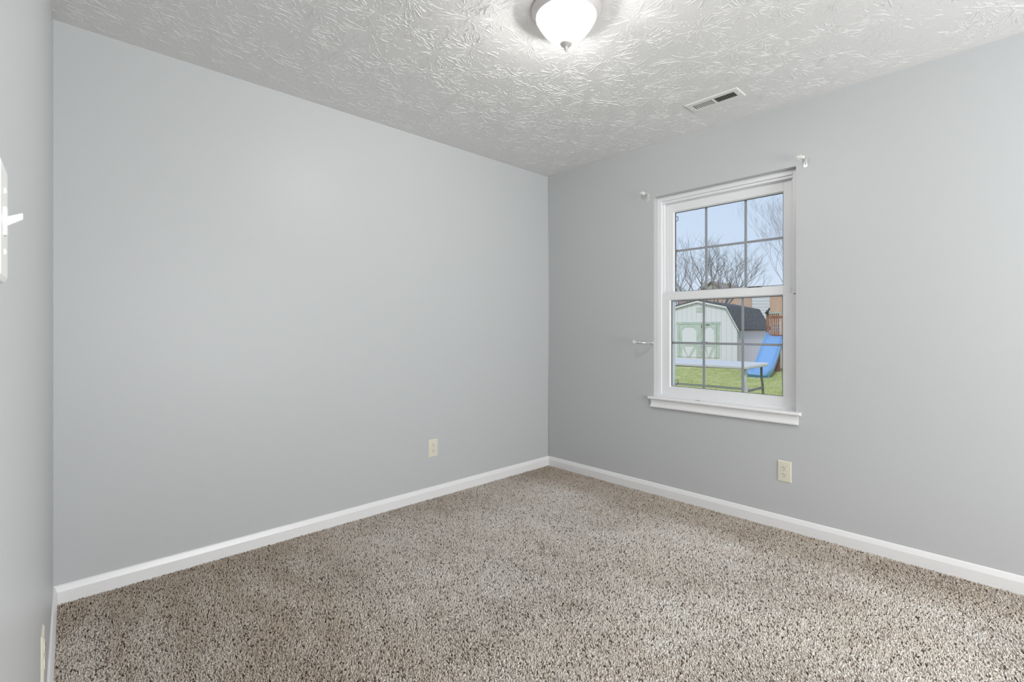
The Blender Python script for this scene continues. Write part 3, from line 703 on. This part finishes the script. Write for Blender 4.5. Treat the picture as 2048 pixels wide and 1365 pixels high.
# ---- wooden playset tower
M['cedar'] = mat('red_brown_cedar', (.28, .13, .085), .8); noise_col(M['cedar'], 5, (.20, .095, .06), (.36, .19, .13), stretch=(6, 6, 1))
M['oldrail'] = mat('weathered_green_rail', (.42, .44, .39), .8)
M['weathered'] = mat('weathered_wood', (.26, .22, .19), .9)
o0 = pw(1536, 18.3, GR); pt = empty('wooden_playset', o0, 0, 'reddish wooden playset tower with a slatted railing beside the slide', 'playset')
ex = (cw(1.5, -.75, 0)-cw(0, 0, 0)).normalized(); rzp = math.atan2(ex.y, ex.x); pt.rotation_euler = (0, 0, rzp)
TOPZ = zy(627, 18.3)-GR; DK = zy(670, 18.3)-GR
for (x, y, zt2) in ((0, 0, TOPZ), (.53, 0, TOPZ), (1.35, 0, TOPZ), (0, .7, TOPZ), (1.35, .7, TOPZ)):
    b = MB(); b.box((x-.05, y-.05, 0), (x+.05, y+.05, zt2)); b.build('post', 'cedar' if x < .4 else 'weathered', pt)
b = MB(); b.box((-.06, -.09, TOPZ-.02), (1.42, .06, TOPZ+.05)); b.build('top_rail', 'oldrail', pt)
b = MB(); b.box((-.06, -.06, TOPZ-.20), (1.42, -.03, TOPZ-.10)); b.build('rail_board', 'cedar', pt)
for k in range(5):
    b = MB(); x = .080+k*.062; b.box((x, -.045, DK-.02), (x+.034, -.02, TOPZ-.02)); b.build('baluster', 'cedar', pt)
b = MB(); b.box((-.06, -.05, DK-.12), (1.40, .75, DK)); b.build('deck', 'cedar', pt)
b = MB(); b.box((.16, -.10, .0), (.40, -.05, .95)); b.build('lower_panel', 'cedar', pt)
tsc = pw(1536, 18.2, 0); ts = empty('toy_telescope', (tsc.x, tsc.y, zy(626, 18.2)-.05), rzp, 'small dark green toy telescope on the corner of the playset railing', 'toy')
M['telegreen'] = mat('dark_green_plastic', (.035, .06, .055), .5)
b = MB(); b.tube([(-.06, 0, .02), (-.02, 0, .09), (.02, 0, .15)], [.055, .05, .04], 10); b.tube([(.02, 0, .15), (.055, 0, .23)], [.03, .028], 10); b.build('telescope_tube', 'telegreen', ts)
b = MB(); b.box((-.10, -.03, -.02), (-.05, .03, .04)); b.build('mount', 'oldrail', ts)

# ---- neighbouring houses
M['brick'] = mat('tan_red_brick', (.5, .33, .24), .9)
def brick_nodes(m):
    t = N(m, 'ShaderNodeTexCoord'); mp = N(m, 'ShaderNodeMapping'); mp.inputs['Rotation'].default_value = (PI/2, 0, 0); br = N(m, 'ShaderNodeTexBrick')
    br.inputs['Color1'].default_value = (.52, .34, .24, 1); br.inputs['Color2'].default_value = (.62, .43, .31, 1); br.inputs['Mortar'].default_value = (.60, .50, .42, 1)
    br.inputs['Scale'].default_value = 3.2; br.inputs['Mortar Size'].default_value = .02
    Lk(m, t.outputs['Object'], mp.inputs[0]); Lk(m, mp.outputs[0], br.inputs['Vector']); Lk(m, br.outputs[0], bsdf(m).inputs['Base Color'])
brick_nodes(M['brick'])
M['siding'] = mat('white_lap_siding', (.66, .69, .68), .7)
M['tanroof'] = mat('brown_shingle_roof', (.30, .25, .20), .9)
M['olive'] = mat('olive_siding', (.46, .46, .34), .8)
def house(name, pxl, dl, pxr, dr, hz, label):
    a = pw(pxl, dl, GR); c = pw(pxr, dr, GR); v = c-a; L = v.length; rz = math.atan2(v.y, v.x)
    r = empty(name, a, rz, label, 'house'); return r, L, rz
r, LH, _ = house('brick_house', 1385, 46, 1700, 44, 0, 'brick house with a white siding bay behind the shed and playset')
hz = zy(583, 45)-GR
b = MB(); b.box((0, 0, 0), (LH, 7, hz)); b.build('wall', 'brick', r)
def atx(px): return LH*(px-1385)/(1700-1385)
b = MB(); b.box((atx(1505), -.35, 0), (atx(1540), 0, hz)); bay = b.build('siding_bay', 'siding', r)
b = MB()
for k in range(int(hz/.28)): b.box((atx(1505)-.01, -.37, .28*k), (atx(1540)+.01, -.345, .28*k+.03))
M['sidinglap'] = mat('siding_shadow_lap', (.55, .58, .58), .8)
b.build('lap_lines', 'sidinglap', bay)
b = MB(); b.prism([(-.4, hz), (3.5, hz+.15), (7.4, hz)], 0, -.4, LH+.4); b.build('roof', 'tanroof', r)
for px in (1556, 1620):
    b = MB(); x = atx(px); b.box((x-.35, -.06, 1.35), (x+.35, .0, 2.15)); wn = b.build('window_frame', 'siding', r)
    b = MB(); 
    for i in (-1, 1):
        for j in (0, 1): b.box((x+i*.17-.14, -.07, 1.42+j*.36), (x+i*.17+.14, -.061, 1.72+j*.36))
    b.build('window_panes', 'muntin', wn)
r, L2, _ = house('gabled_house', 1402, 62, 1449, 60, 0, 'olive gabled house with a brown roof, far behind the shed')
b = MB(); wz = zy(581, 61)-GR; pz = zy(564, 61)-GR
b.prism([(0, 0), (L2, 0), (L2, wz), (L2/2, pz), (0, wz)], 1, 0, 8); b.build('wall', 'olive', r)
b = MB()
b.prism([(-.3, wz-.25), (L2/2, pz), (L2/2, pz+.14), (-.4, wz-.12)], 1, -.3, 8.3); b.prism([(L2+.3, wz-.25), (L2/2, pz), (L2/2, pz+.14), (L2+.4, wz-.12)], 1, -.3, 8.3)
b.build('roof', 'tanroof', r)

# ---- bare winter trees
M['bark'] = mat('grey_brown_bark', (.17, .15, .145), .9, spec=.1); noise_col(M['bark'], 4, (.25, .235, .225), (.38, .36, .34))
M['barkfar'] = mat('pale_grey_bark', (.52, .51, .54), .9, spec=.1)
def tree(px, d, top_py, seed, label, spread=.55, n0=4, z_fork=1.3, lean=(0, 0), thick=.11, depth=6, m='bark', twig=.006):
    rg = random.Random(seed); base = pw(px, d, GR); Hh = zy(top_py, d)-GR
    r = empty('bare_tree', base, 0, label, 'tree', 'bare trees beyond the yard')
    tr = MB(); br = MB(); tw = MB()
    tr.tube([(0, 0, -.1), (lean[0]*.3, lean[1]*.3, z_fork*.5), (lean[0], lean[1], z_fork)], [thick*1.3, thick, thick*.85], 8)
    tr.build('trunk', m, r)
    def grow(p, dr, ln, rad, lv):
        pts = [p]; q = p.copy(); dd = dr.copy(); k = 3
        for i in range(k):
            dd = (dd + Vector((rg.gauss(0, .12), rg.gauss(0, .12), rg.uniform(-.02, .12)))).normalized(); q = q+dd*ln/k; pts.append(q.copy())
        tgt = br if lv < 3 else tw
        tgt.tube(pts, [rad, rad*.85, rad*.7, rad*.55], 5 if lv < 3 else 3, cap=False)
        if lv >= depth: return
        nk = 2 if rg.random() < .55 else 3
        for i in range(nk):
            off = Vector((rg.gauss(0, 1), rg.gauss(0, 1), rg.gauss(0, .35))).normalized()
            nd = (dd + off*rg.uniform(.35, .85)*spread*1.5 + Vector((0, 0, .12))).normalized()
            st = pts[-1] if i == 0 else pts[rg.choice((2, 3))]
            grow(st, nd, ln*rg.uniform(.60, .84), max(rad*rg.uniform(.52, .66), twig*.5), lv+1)
    for i in range(n0):
        a = 2*PI*i/n0+rg.uniform(-.4, .4); dr = Vector((math.cos(a)*spread, math.sin(a)*spread, 1)).normalized()
        grow(Vector((lean[0], lean[1], z_fork-.05)), dr, Hh*rg.uniform(.20, .27), thick*.6, 0)
    br.build('branches', m, r); tw.build('twigs', m, r)
    return r
tree(1427, 26, 472, 4, 'spreading bare tree rising behind the middle of the shed roof', spread=.75, n0=7, z_fork=1.9, thick=.10, depth=5)
tree(1366, 32, 458, 9, 'leafless tree with dense twigs at the left side of the window view', spread=.7, n0=6, z_fork=2.0, thick=.10, depth=5)
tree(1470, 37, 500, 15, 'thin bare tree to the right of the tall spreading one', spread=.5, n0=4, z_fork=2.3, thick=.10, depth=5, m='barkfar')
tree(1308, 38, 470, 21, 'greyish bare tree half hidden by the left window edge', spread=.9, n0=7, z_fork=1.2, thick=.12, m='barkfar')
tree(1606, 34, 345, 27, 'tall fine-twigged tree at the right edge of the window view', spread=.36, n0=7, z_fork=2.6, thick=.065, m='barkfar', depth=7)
